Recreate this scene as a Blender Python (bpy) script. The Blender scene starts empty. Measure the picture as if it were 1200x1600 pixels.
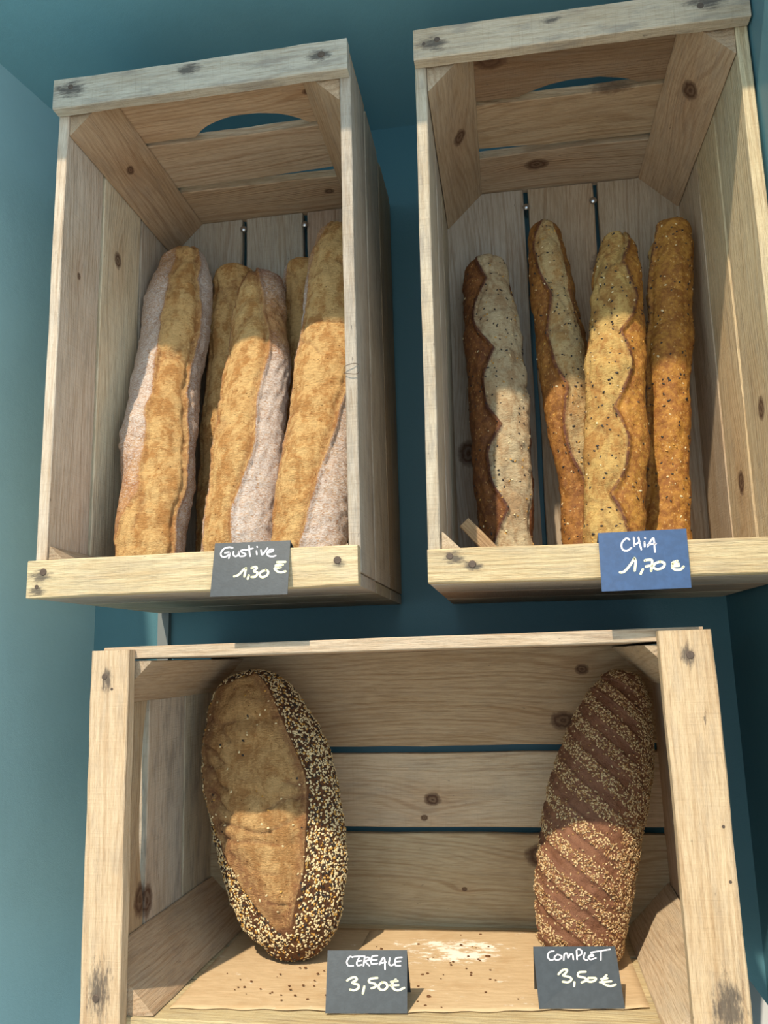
import bpy, math, random
import numpy as np
from mathutils import Vector, Matrix

S = 0.01                      # everything below is written in centimetres
scene = bpy.context.scene
col = scene.collection
random.seed(7)

# ------------------------------------------------------------------ camera
cam_d = bpy.data.cameras.new('camera')
cam = bpy.data.objects.new('camera', cam_d)
col.objects.link(cam)
cam_d.sensor_fit = 'VERTICAL'
cam_d.sensor_height = 36.0
cam_d.lens = 1238.394 / 1600 * 36.0
cam_d.clip_start = 0.01
r_ = Vector((0.98747217, 0.15545357, -0.02707203))
u_ = Vector((0.05430424, -0.17371129, 0.98329824))
f_ = Vector((-0.14815451, 0.97244978, 0.17997686))
cm = Matrix((r_, u_, -f_)).transposed().to_4x4()
cm.translation = Vector((43.944, -68.677, -6.233)) * S
cam.matrix_world = cm
scene.camera = cam

# ------------------------------------------------------------------ light
world = bpy.data.worlds.new('sky')
scene.world = world
world.use_nodes = True
bg = world.node_tree.nodes['Background']
bg.inputs[0].default_value = (0.68, 0.87, 1.0, 1)
bg.inputs[1].default_value = 1.35

sun_d = bpy.data.lights.new('sun', 'SUN')
sun_d.energy = 5.0
sun_d.color = (1.0, 0.86, 0.66)
sun_d.angle = math.radians(1.0)
sun = bpy.data.objects.new('sun', sun_d)
col.objects.link(sun)
sdir = Vector((0.32, 1.0, -1.3)).normalized()
sun.rotation_euler = sdir.to_track_quat('-Z', 'Y').to_euler()
sun.location = (-0.5, -2.0, 3.0)

scene.view_settings.view_transform = 'Standard'
scene.view_settings.look = 'None'
scene.view_settings.exposure = 0.0
scene.view_settings.gamma = 1.0
scene.view_settings.use_curve_mapping = False

# ------------------------------------------------------------------ node helper
class NT:
    def __init__(self, name):
        self.m = bpy.data.materials.new(name)
        self.m.use_nodes = True
        self.t = self.m.node_tree
        self.b = self.t.nodes['Principled BSDF']
    def n(self, typ, **kw):
        x = self.t.nodes.new(typ)
        for k, v in kw.items():
            setattr(x, k, v)
        return x
    def put(self, sock, v):
        if v is None:
            return
        if hasattr(v, 'is_linked') or isinstance(v, bpy.types.NodeSocket):
            self.t.links.new(v, sock)
        else:
            if isinstance(v, (tuple, list)) and len(v) == 3 and sock.type == 'RGBA':
                v = (*v, 1)
            sock.default_value = v
    def math(self, op, a, b=None, c=None, clamp=False):
        x = self.n('ShaderNodeMath', operation=op, use_clamp=clamp)
        self.put(x.inputs[0], a); self.put(x.inputs[1], b); self.put(x.inputs[2], c)
        return x.outputs[0]
    def vmath(self, op, a, b=None):
        x = self.n('ShaderNodeVectorMath', operation=op)
        self.put(x.inputs[0], a); self.put(x.inputs[1], b)
        return x.outputs['Value'] if op in ('LENGTH', 'DOT_PRODUCT', 'DISTANCE') else x.outputs[0]
    def mix(self, f, a, b, mode='MIX'):
        x = self.n('ShaderNodeMix', data_type='RGBA', blend_type=mode)
        self.put(x.inputs[0], f); self.put(x.inputs[6], a); self.put(x.inputs[7], b)
        return x.outputs[2]
    def noise(self, v, scale=1.0, detail=3.0, rough=0.55, dist=0.0):
        x = self.n('ShaderNodeTexNoise')
        self.put(x.inputs['Vector'], v)
        x.inputs['Scale'].default_value = scale
        x.inputs['Detail'].default_value = detail
        x.inputs['Roughness'].default_value = rough
        x.inputs['Distortion'].default_value = dist
        return x.outputs['Fac']
    def vor(self, v, scale=1.0, feature='F1', out='Distance'):
        x = self.n('ShaderNodeTexVoronoi', feature=feature)
        self.put(x.inputs['Vector'], v)
        x.inputs['Scale'].default_value = scale
        return x.outputs[out]
    def ss(self, v, lo, hi, a=0.0, b=1.0):
        x = self.n('ShaderNodeMapRange', interpolation_type='SMOOTHSTEP')
        self.put(x.inputs[0], v); self.put(x.inputs[1], lo); self.put(x.inputs[2], hi)
        self.put(x.inputs[3], a); self.put(x.inputs[4], b)
        return x.outputs[0]
    def pos(self, k=100.0, rnd=0.0):
        tc = self.n('ShaderNodeTexCoord')
        v = self.vmath('SCALE', tc.outputs['Object'])
        v.node.inputs[3].default_value = k
        if rnd:
            oi = self.n('ShaderNodeObjectInfo')
            o = self.vmath('SCALE', (37.0, 91.0, 13.0))
            self.t.links.new(self.math('MULTIPLY', oi.outputs['Random'], rnd), o.node.inputs[3])
            return v, self.vmath('ADD', v, o)
        return v
    def attr(self, name, typ='GEOMETRY'):
        x = self.n('ShaderNodeAttribute', attribute_type=typ, attribute_name=name)
        return x
    def sep(self, v):
        x = self.n('ShaderNodeSeparateXYZ'); self.put(x.inputs[0], v); return x.outputs
    def comb(self, a, b, c):
        x = self.n('ShaderNodeCombineXYZ')
        self.put(x.inputs[0], a); self.put(x.inputs[1], b); self.put(x.inputs[2], c)
        return x.outputs[0]
    def bump(self, h, dist=0.001, strength=1.0):
        x = self.n('ShaderNodeBump')
        x.inputs['Strength'].default_value = strength
        x.inputs['Distance'].default_value = dist
        self.put(x.inputs['Height'], h)
        self.put(self.b.inputs['Normal'], x.outputs[0])
    def done(self, color=None, rough=0.7, spec=0.3):
        self.put(self.b.inputs['Base Color'], color)
        self.put(self.b.inputs['Roughness'], rough)
        self.b.inputs['Specular IOR Level'].default_value = spec
        return self.m

# ------------------------------------------------------------------ materials
def wood_material(name, saw=0.5, grain=1.0, weather=0.3, fixed=None):
    """sawn softwood; x is the grain direction of each plank, knots come from the plank"""
    k = NT(name)
    p, q = k.pos(100.0, 1.0)
    X, Y, Z = k.sep(p)
    low = k.noise(k.vmath('MULTIPLY', q, (0.018, 0.13, 0.13)), 1.0, 2.0, 0.45)
    low2 = k.noise(k.vmath('MULTIPLY', q, (0.12, 0.7, 0.7)), 1.0, 2.0, 0.5)
    g = k.math('ADD', Y, k.math('MULTIPLY_ADD', low, 7.0, k.math('MULTIPLY', low2, 0.55)))
    g = k.math('ADD', g, k.math('MULTIPLY', Z, 0.6))
    knot = None
    halo = None
    for a in ('knot_a', 'knot_b'):
        at = k.attr(a, 'OBJECT').outputs['Vector']
        kx, ky, kr = k.sep(at)
        dx = k.math('MULTIPLY', k.math('SUBTRACT', X, kx), 0.75)
        dy = k.math('SUBTRACT', Y, ky)
        d = k.vmath('LENGTH', k.comb(dx, dy, 0.0))
        wob = k.math('MULTIPLY', k.math('SUBTRACT', k.noise(q, 1.6, 2.0), 0.5), 0.5)
        rel = k.math('DIVIDE', d, k.math('ADD', kr, 0.0001))
        rel = k.math('ADD', rel, wob)
        dl = k.math('DIVIDE', k.vmath('LENGTH', k.comb(k.math('MULTIPLY', dx, 0.45), dy, 0.0)), k.math('ADD', k.math('MULTIPLY', kr, 2.4), 0.0001))
        h = k.math('EXPONENT', k.math('MULTIPLY', k.math('MULTIPLY', dl, dl), -1.0))
        g = k.math('ADD', g, k.math('MULTIPLY', h, k.math('MULTIPLY', kr, 1.7)))
        kn = k.ss(rel, 1.1, 0.75)
        rg = k.math('MULTIPLY', kn, k.math('MULTIPLY_ADD', k.math('SINE', k.math('MULTIPLY', rel, 14.0)), 0.14, 0.84))
        knot = rg if knot is None else k.math('MAXIMUM', knot, rg)
        halo = h if halo is None else k.math('MAXIMUM', halo, h)
    ring = k.math('SINE', k.math('MULTIPLY', g, 11.5))
    ring2 = k.math('SINE', k.math('MULTIPLY', g, 3.7))
    ring = k.math('MULTIPLY_ADD', ring2, 0.55, ring)
    ring = k.math('MULTIPLY', k.ss(ring, -0.3, 1.4), k.ss(k.noise(k.vmath('MULTIPLY', q, (0.06, 0.5, 0.5)), 1.0, 2.0), 0.30, 0.62, 0.25, 1.0))
    fib = k.noise(k.vmath('MULTIPLY', q, (0.5, 11.0, 11.0)), 1.0, 3.0, 0.6)
    fib2 = k.noise(k.vmath('MULTIPLY', q, (1.6, 26.0, 26.0)), 1.0, 2.0, 0.6)
    fib3 = k.noise(k.vmath('MULTIPLY', q, (0.22, 4.2, 4.2)), 1.0, 4.0, 0.7)
    patch = k.noise(k.vmath('MULTIPLY', q, (0.10, 0.35, 0.35)), 1.0, 3.0, 0.6)
    sawm = k.noise(k.vmath('MULTIPLY', q, (5.5, 0.25, 0.25)), 1.0, 2.0, 0.6)
    tint = k.n('ShaderNodeObjectInfo').outputs['Color']
    if fixed: tint = k.mix(1.0, fixed, (1, 1, 1), 'MULTIPLY')
    c = k.mix(k.math('MULTIPLY', ring, 0.42 * grain), tint, k.mix(1.0, tint, (0.60, 0.47, 0.36), 'MULTIPLY'))
    c = k.mix(k.ss(fib, 0.42, 0.70, 0.0, 0.50), c, k.mix(1.0, c, (0.66, 0.58, 0.50), 'MULTIPLY'))
    c = k.mix(k.ss(fib2, 0.5, 0.75, 0.0, 0.22), c, k.mix(1.0, c, (1.30, 1.29, 1.26), 'MULTIPLY'))
    c = k.mix(k.ss(patch, 0.42, 0.70, 0.0, 0.5), c, k.mix(1.0, c, (0.80, 0.72, 0.62), 'MULTIPLY'))
    c = k.mix(k.ss(sawm, 0.55, 0.75, 0.0, 0.30 * saw), c, k.mix(1.0, c, (0.62, 0.52, 0.44), 'MULTIPLY'))
    c = k.mix(k.ss(fib3, 0.52, 0.66, 0.0, 0.42), c, k.mix(1.0, c, (0.64, 0.55, 0.46), 'MULTIPLY'))
    c = k.mix(k.ss(fib3, 0.47, 0.36, 0.0, 0.30), c, k.mix(1.0, c, (1.18, 1.18, 1.16), 'MULTIPLY'))
    grey = k.noise(k.vmath('MULTIPLY', q, (0.22, 0.9, 0.9)), 1.0, 4.0, 0.65)
    c = k.mix(k.ss(grey, 0.45, 0.70, 0.0, weather), c, (0.27, 0.235, 0.20))
    spot = k.noise(k.vmath('MULTIPLY', q, (0.55, 1.6, 1.6)), 1.0, 3.0, 0.7)
    c = k.mix(k.ss(spot, 0.69, 0.76, 0.0, 0.6), c, (0.07, 0.055, 0.05))
    c = k.mix(k.math('MULTIPLY', halo, 0.28), c, k.mix(1.0, c, (0.75, 0.5, 0.33), 'MULTIPLY'))
    c = k.mix(knot, c, (0.095, 0.045, 0.025))
    for a in ('stain_a', 'stain_b', 'stain_c'):
        at = k.attr(a, 'OBJECT').outputs['Vector']
        kx, ky, kr = k.sep(at)
        dx = k.math('MULTIPLY', k.math('SUBTRACT', X, kx), 0.5)
        dy = k.math('SUBTRACT', Y, ky)
        d = k.math('DIVIDE', k.vmath('LENGTH', k.comb(dx, dy, 0.0)), k.math('ADD', kr, 0.0001))
        wob = k.math('MULTIPLY', k.math('SUBTRACT', k.noise(k.vmath('MULTIPLY', q, (0.8, 3.0, 3.0)), 1.0, 4.0, 0.7), 0.5), 2.6)
        sm_ = k.ss(k.math('ADD', d, wob), 1.15, 0.25, 0.0, 0.82)
        c = k.mix(sm_, c, (0.06, 0.052, 0.05))
    hgt = k.math('MULTIPLY_ADD', fib, 0.8, k.math('MULTIPLY', ring, 0.35 * grain))
    hgt = k.math('MULTIPLY_ADD', fib2, 0.5, hgt)
    hgt = k.math('MULTIPLY_ADD', fib3, -1.2, hgt)
    hgt = k.math('MULTIPLY_ADD', sawm, 0.9 * saw, hgt)
    hgt = k.math('MULTIPLY_ADD', knot, -0.4, hgt)
    k.bump(hgt, 0.0009, 0.8)
    return k.done(c, 0.72, 0.25)

def plain(name, color, rough=0.6, spec=0.3, metal=0.0, bump=None):
    k = NT(name)
    if bump:
        p = k.pos(100.0)
        k.bump(k.noise(p, bump[0], 3.0), bump[1], 1.0)
        nz = k.noise(p, bump[0] * 0.3, 3.0)
        color = k.mix(k.ss(nz, 0.35, 0.7), tuple(c * 0.9 for c in color), tuple(min(1, c * 1.08) for c in color))
    k.b.inputs['Metallic'].default_value = metal
    return k.done(color, rough, spec)

def paint_material(name, color):
    k = NT(name)
    p = k.pos(100.0)
    a = k.noise(k.vmath('MULTIPLY', p, (0.05, 0.05, 0.05)), 1.0, 3.0)
    c = k.mix(k.ss(a, 0.3, 0.7), tuple(x * 0.95 for x in color), tuple(x * 1.05 for x in color))
    k.bump(k.math('MULTIPLY_ADD', k.noise(p, 0.6, 2.0), 2.0, k.noise(p, 9.0, 2.0)), 0.0002, 0.8)
    return k.done(c, 0.42, 0.4)

WOOD = wood_material('pine_sawn', saw=0.45, grain=1.0, weather=0.25)
WOOD_S = wood_material('pine_smooth', saw=0.12, grain=1.25, weather=0.12)
WOOD_E = wood_material('pine_fresh_edge', saw=0.2, grain=0.6, weather=0.12, fixed=(0.60, 0.46, 0.27))
WOOD_W = wood_material('pine_weathered', saw=0.75, grain=0.6, weather=0.62)
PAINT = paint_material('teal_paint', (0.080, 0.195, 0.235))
PAINT_L = paint_material('lit_teal_paint', (0.385, 0.60, 0.65))  # left wall teal, paled to paint in light that does not reach it
PAINT_C = paint_material('skylit_ceiling_paint', (0.185, 0.40, 0.48))  # ceiling teal with sky light mixed into the colour, brighter and bluer
NAIL = plain('rusty_nail', (0.12, 0.085, 0.065), 0.65, 0.4, 0.3, (12.0, 0.0003))
METAL = plain('bright_zinc', (0.55, 0.57, 0.60), 0.28, 0.5, 1.0)
BLACK = plain('slate_card', (0.045, 0.055, 0.065), 0.42, 0.45, 0.0, (6.0, 0.00005))
CARD_B = plain('blue_card', (0.030, 0.075, 0.180), 0.42, 0.45, 0.0, (6.0, 0.00005))
CARD_EDGE = plain('card_edge', (0.55, 0.56, 0.56), 0.5, 0.3)
CHALK_W = plain('marker_white', (0.86, 0.82, 0.88), 0.6, 0.2)
CHALK_Y = plain('marker_yellow', (0.90, 0.87, 0.58), 0.6, 0.2)
TRIM = plain('grey_trunking', (0.22, 0.235, 0.235), 0.5, 0.3)
SHELF_M = plain('white_laminate', (0.62, 0.64, 0.66), 0.4, 0.4)
FLOOR_M = plain('beige_floor', (0.62, 0.55, 0.46), 0.6, 0.3, 0.0, (0.2, 0.0005))

def paper_material():
    k = NT('kraft_paper')
    p = k.pos(100.0)
    st = k.noise(k.vmath('MULTIPLY', p, (0.5, 6.0, 1.0)), 1.0, 3.0)
    bl = k.noise(p, 0.35, 4.0)
    c = k.mix(k.ss(st, 0.35, 0.7), (0.60, 0.44, 0.265), (0.51, 0.365, 0.21))
    c = k.mix(k.ss(bl, 0.5, 0.72, 0.0, 0.35), c, (0.44, 0.27, 0.13))
    fl = k.noise(k.vmath('MULTIPLY', p, (1.0, 1.8, 1.0)), 0.55, 5.0, 0.7)
    X, Y, Z = k.sep(p)
    near = k.math('MULTIPLY', k.ss(k.math('ABSOLUTE', k.math('SUBTRACT', X, 36.5)), 8.0, 1.5), k.ss(k.math('ABSOLUTE', k.math('SUBTRACT', Y, 18.0)), 6.0, 1.0))
    fm = k.ss(k.math('MULTIPLY_ADD', near, 0.22, fl), 0.63, 0.75)
    c = k.mix(fm, c, (0.86, 0.80, 0.70))
    k.bump(k.noise(p, 0.8, 4.0), 0.0012, 0.7)
    return k.done(c, 0.6, 0.25)
PAPER = paper_material()

def bread_material(name, crust, crust2, crumb, crumb2, flour, burn, blister=0.0, fl_amt=1.0, bumpd=0.0012):
    k = NT(name)
    p, q = k.pos(100.0, 1.0)
    m = k.attr('mask')
    cr, fl, bu = k.sep(m.outputs['Vector'])
    n1 = k.noise(q, 0.55, 4.0, 0.62)
    n2 = k.noise(q, 2.2, 5.0, 0.68)
    n3 = k.noise(q, 9.0, 3.0, 0.6)
    wr = k.noise(k.vmath('MULTIPLY', q, (1.1, 1.1, 3.2)), 2.0, 5.0, 0.72, 0.7)
    pt = k.noise(k.vmath('MULTIPLY', q, (1.0, 1.0, 0.42)), 0.62, 5.0, 0.66, 0.3)
    a = k.mix(k.ss(k.math('MULTIPLY_ADD', n2, 0.5, k.math('MULTIPLY', n1, 0.5)), 0.38, 0.62), crust, crust2)
    a = k.mix(k.ss(n3, 0.52, 0.74, 0.0, 0.35), a, k.mix(1.0, a, (1.5, 1.45, 1.3), 'MULTIPLY'))
    if blister:
        v = k.vor(k.vmath('MULTIPLY', q, (1.0, 1.0, 0.7)), 2.6)
        v2 = k.math('MULTIPLY_ADD', k.math('SUBTRACT', n2, 0.5), 0.35, v)
        a = k.mix(k.ss(v2, 0.24, 0.10, 0.0, blister), a, (0.62, 0.40, 0.16))
    b = k.mix(k.ss(k.math('MULTIPLY_ADD', n2, 0.3, k.math('MULTIPLY', pt, 0.7)), 0.42, 0.60), crumb, crumb2)
    b = k.mix(k.ss(wr, 0.46, 0.62, 0.0, 0.30), b, k.mix(1.0, b, (0.66, 0.52, 0.40), 'MULTIPLY'))
    b = k.mix(k.ss(wr, 0.50, 0.36, 0.0, 0.30), b, k.mix(1.0, b, (1.28, 1.3, 1.35), 'MULTIPLY'))
    b = k.mix(k.ss(n2, 0.58, 0.72, 0.0, 0.55), b, k.mix(1.0, b, (0.62, 0.48, 0.36), 'MULTIPLY'))
    b = k.mix(k.ss(n3, 0.5, 0.7, 0.0, 0.25), b, k.mix(1.0, b, (1.35, 1.35, 1.3), 'MULTIPLY'))
    pit = k.math('MULTIPLY', k.ss(k.vor(q, 1.5), 0.13, 0.05), k.ss(n1, 0.48, 0.56))
    b = k.mix(pit, b, k.mix(1.0, b, (0.35, 0.25, 0.18), 'MULTIPLY'))
    edge = k.math('MULTIPLY_ADD', k.math('SUBTRACT', n2, 0.5), 0.5, cr)
    c = k.mix(k.ss(edge, 0.38, 0.62), a, b)
    fw = k.noise(k.vmath('MULTIPLY', q, (1.0, 1.0, 2.2)), 3.4, 5.0, 0.72, 0.6)
    ff = k.math('MULTIPLY', k.ss(k.math('MULTIPLY_ADD', fl, 0.42, k.math('MULTIPLY', fw, 0.95)), 0.66, 1.02), fl_amt)
    c = k.mix(ff, c, flour)
    c = k.mix(k.math('MULTIPLY', bu, k.ss(n2, 0.25, 0.55)), c, burn)
    h = k.math('MULTIPLY_ADD', n2, 1.2, k.math('MULTIPLY', n3, 0.5))
    h = k.math('MULTIPLY_ADD', k.math('MULTIPLY', wr, cr), 1.8, h)
    h = k.math('MULTIPLY_ADD', k.math('MULTIPLY', fw, fl), 1.1, h)
    h = k.math('MULTIPLY_ADD', pit, -1.2, h)
    k.bump(h, bumpd, 0.9)
    return k.done(c, 0.62, 0.3)

B_GUS = bread_material('floured_crust', (0.52, 0.285, 0.12), (0.36, 0.16, 0.06), (0.75, 0.48, 0.20), (0.50, 0.245, 0.075),
                       (0.76, 0.68, 0.63), (0.24, 0.085, 0.03), bumpd=0.0019)
B_CHIA = bread_material('chia_crust', (0.35, 0.155, 0.034), (0.20, 0.075, 0.018), (0.56, 0.41, 0.20), (0.44, 0.25, 0.09),
                        (0.55, 0.48, 0.4), (0.11, 0.035, 0.022), blister=0.55, fl_amt=0.3)
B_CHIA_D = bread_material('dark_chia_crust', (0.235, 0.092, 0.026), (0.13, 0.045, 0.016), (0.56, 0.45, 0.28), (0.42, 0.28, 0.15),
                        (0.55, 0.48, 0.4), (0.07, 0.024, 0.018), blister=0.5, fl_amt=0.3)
B_CHIA_G = bread_material('golden_chia_crust', (0.44, 0.21, 0.04), (0.25, 0.095, 0.02), (0.58, 0.38, 0.13), (0.40, 0.20, 0.055),
                        (0.55, 0.48, 0.4), (0.10, 0.034, 0.02), blister=0.6, fl_amt=0.3)
B_CER = bread_material('rye_crust', (0.15, 0.062, 0.024), (0.10, 0.04, 0.016), (0.80, 0.51, 0.225), (0.54, 0.285, 0.105),
                       (0.5, 0.4, 0.3), (0.34, 0.155, 0.072), fl_amt=0.2, bumpd=0.0038)
B_COM = bread_material('wholemeal_crust', (0.22, 0.098, 0.052), (0.165, 0.068, 0.035), (0.25, 0.125, 0.06), (0.20, 0.09, 0.04),
                       (0.5, 0.4, 0.3), (0.12, 0.05, 0.03), fl_amt=0.2)
SEED_C = plain('sesame_cream', (0.72, 0.58, 0.34), 0.5, 0.3)
SEED_G = plain('seed_gold', (0.55, 0.30, 0.07), 0.5, 0.3)
SEED_D = plain('seed_dark', (0.035, 0.026, 0.022), 0.5, 0.35)
BRAN_A = plain('bran_pale', (0.62, 0.45, 0.25), 0.7, 0.2)
BRAN_B = plain('bran_brown', (0.36, 0.20, 0.085), 0.7, 0.2)
CRUMB_M = plain('bread_crumb', (0.13, 0.06, 0.025), 0.8, 0.2)

# ------------------------------------------------------------------ object helpers
def link(name, me, mat=None, parent=None, mats=None):
    o = bpy.data.objects.new(name, me)
    col.objects.link(o)
    for mm in (mats or [mat]):
        if mm is not None:
            me.materials.append(mm)
    if parent is not None:
        o.parent = parent
    return o

def tag(o, label=None, cat=None, group=None, kind=None):
    if label: o['label'] = label
    if cat: o['category'] = cat
    if group: o['group'] = group
    if kind: o['kind'] = kind
    return o

def empty(name, loc, rot=(0, 0, 0)):
    o = bpy.data.objects.new(name, None)
    col.objects.link(o)
    o.empty_display_size = 0.05
    o.location = Vector(loc) * S
    o.rotation_euler = rot
    return o

def np_mesh(name, verts, faces, smooth=False, matidx=None):
    """verts (n,3) in cm, faces list/array of equal-length tuples or list of mixed"""
    me = bpy.data.meshes.new(name)
    v = (np.asarray(verts, float) * S)
    if isinstance(faces, np.ndarray):
        nf, k = faces.shape
        me.vertices.add(len(v)); me.vertices.foreach_set('co', v.ravel())
        me.loops.add(nf * k); me.loops.foreach_set('vertex_index', faces.ravel().astype(np.int32))
        me.polygons.add(nf)
        me.polygons.foreach_set('loop_start', np.arange(0, nf * k, k, dtype=np.int32))
        if matidx is not None:
            me.polygons.foreach_set('material_index', np.asarray(matidx, np.int32))
        me.update(calc_edges=True)
        me.validate()
    else:
        me.from_pydata([tuple(a) for a in v], [], [tuple(int(i) for i in f) for f in faces])
        if matidx is not None:
            me.polygons.foreach_set('material_index', np.asarray(matidx, np.int32))
        me.update()
    if smooth:
        me.polygons.foreach_set('use_smooth', np.ones(len(me.polygons), bool))
    return me

def box_np(x0, x1, y0, y1, z0, z1):
    v = [(x0, y0, z0), (x1, y0, z0), (x1, y1, z0), (x0, y1, z0), (x0, y0, z1), (x1, y0, z1), (x1, y1, z1), (x0, y1, z1)]
    f = [(0, 3, 2, 1), (4, 5, 6, 7), (0, 1, 5, 4), (1, 2, 6, 5), (2, 3, 7, 6), (3, 0, 4, 7)]
    return v, f

def hull_slab(poly, z0, z1):
    n = len(poly)
    v = [(x, y, z0) for x, y in poly] + [(x, y, z1) for x, y in poly]
    f = [tuple(range(n - 1, -1, -1)), tuple(range(n, 2 * n))] + [(i, (i + 1) % n, n + (i + 1) % n, n + i) for i in range(n)]
    return v, f

# ------------------------------------------------------------------ structure
YW = 28.3
def struct(name, v, f, m):
    o = link(name, np_mesh(name, v, f), m)
    return tag(o, kind='structure')
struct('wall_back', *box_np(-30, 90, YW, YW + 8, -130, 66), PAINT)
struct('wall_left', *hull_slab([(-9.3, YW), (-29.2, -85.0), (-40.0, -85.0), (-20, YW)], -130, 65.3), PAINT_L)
struct('wall_right', *box_np(68.9, 78, -12, YW, -130, 65.3), PAINT)
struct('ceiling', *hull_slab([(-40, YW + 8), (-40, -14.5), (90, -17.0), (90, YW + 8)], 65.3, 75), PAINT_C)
struct('floor', *box_np(-200, 260, -320, YW, -131, -130), FLOOR_M)
t1 = struct('trim_1', *box_np(-0.25, 1.2, YW - 0.8, YW, -70, 40), TRIM)
tag(t1, 'thin grey vertical cable cover on the teal wall behind the crates', 'trim')

# ------------------------------------------------------------------ planks
def plank_mesh(L, W, T, seed, e0=None, e1=None, jit=0.07, n=14, warp=0.06, ch=0.09):
    rnd = random.Random(seed)
    def wob(a):
        ph = [rnd.uniform(0, 6.28) for _ in range(4)]
        fr = [rnd.uniform(0.05, 0.12), rnd.uniform(0.15, 0.3), rnd.uniform(0.5, 0.9), rnd.uniform(1.2, 2.0)]
        am = [0.5, 0.3, 0.14, 0.06]
        return lambda x: a * sum(m * math.sin(f * x * 2 * math.pi * 0.5 + p) for m, f, p in zip(am, fr, ph))
    w0, w1, wz = wob(jit), wob(jit), wob(warp)
    if e0 or e1: n = max(n, 30)
    verts, faces = [], []
    for i in range(n + 1):
        x = L * i / n
        a = w0(x) + (e0(x) if e0 else 0.0)
        b = W + w1(x) - (e1(x) if e1 else 0.0)
        z = wz(x) * 0.5
        cc = ch * rnd.uniform(0.5, 1.4)
        dd = ch * rnd.uniform(0.5, 1.4)
        verts += [(x, a + cc, z), (x, b - dd, z), (x, b, z + dd), (x, b, z + T - dd), (x, b - dd, z + T),
                  (x, a + cc, z + T), (x, a, z + T - cc), (x, a, z + cc)]
    for i in range(n):
        for j in range(8):
            p, q = i * 8 + j, i * 8 + (j + 1) % 8
            faces.append((p, p + 8, q + 8, q))
    faces.append(tuple(range(0, 8)))
    faces.append(tuple(n * 8 + j for j in range(7, -1, -1)))
    return np_mesh('plank', verts, faces)

pseed = [0]
def plank(parent, name, lo, hi, along, across, mat=None, tint=(0.46, 0.30, 0.16), knots=(), tilt=0.0, label=None, edge=False, stains=(), **kw):
    """a board filling the box lo..hi (crate coordinates, cm); grain runs on axis `along`, width on `across`"""
    pseed[0] += 1
    ax = [Vector((1, 0, 0)), Vector((0, 1, 0)), Vector((0, 0, 1))]
    th = 3 - along - across
    x, y = ax[along], ax[across]
    z = x.cross(y)
    org = Vector(lo)
    if z[th] < 0:
        org[th] = hi[th]
    L, W, T = hi[along] - lo[along], hi[across] - lo[across], hi[th] - lo[th]
    me = plank_mesh(L, W, T, pseed[0] * 13 + 5, **kw)
    o = link(name, me, mat or WOOD, parent)
    if edge:                      # freshly cut front edge
        me.materials.append(WOOD_E)
        for f in me.polygons:
            if f.normal.y < -0.9: f.material_index = 1
    m = Matrix((x, y, z)).transposed().to_4x4()
    m.translation = org * S
    if tilt:
        m = m @ Matrix.Rotation(tilt, 4, 'Z')
    o.matrix_local = m
    rr = random.Random(pseed[0])
    v = rr.uniform(0.90, 1.10)
    o.color = (tint[0] * v, tint[1] * v * rr.uniform(0.97, 1.03), tint[2] * v * rr.uniform(0.93, 1.07), 1)
    for kname, kk in zip(('knot_a', 'knot_b'), knots):
        o[kname] = [float(c) for c in kk]
    for kname, kk in zip(('stain_a', 'stain_b', 'stain_c'), stains):
        o[kname] = [float(c) for c in kk]
    if label: o['label'] = label
    return o

# nail head with a dark iron stain round it; lies on a plank surface given in the plank's own frame
def disc_mesh(r, h, n=12, seed=0, wob=0.0):
    rr = random.Random(seed)
    rad = [r * (1 + wob * rr.uniform(-1, 1)) for _ in range(n)]
    v = [(rad[i] * math.cos(2 * math.pi * i / n), rad[i] * math.sin(2 * math.pi * i / n), 0) for i in range(n)]
    v += [(a * 0.82, b * 0.82, h) for a, b, _ in v]
    f = [tuple(range(n, 2 * n)), tuple(range(n - 1, -1, -1))] + [(i, (i + 1) % n, n + (i + 1) % n, n + i) for i in range(n)]
    return np_mesh('disc', v, f)
NAIL_ME = disc_mesh(0.36, 0.07)
NAIL_ME.materials.append(NAIL)
def nail(board, x, y, z, up=True, r=1.0):
    o = bpy.data.objects.new('nail', NAIL_ME)
    col.objects.link(o)
    o.parent = board
    m = Matrix.Translation(Vector((x, y, z)) * S)
    if not up:
        m = m @ Matrix.Rotation(math.pi, 4, 'X')
    o.matrix_local = m @ Matrix.Scale(r, 4)
    return o

T = 1.1       # board thickness
TB = 1.3      # rim batten thickness

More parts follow.
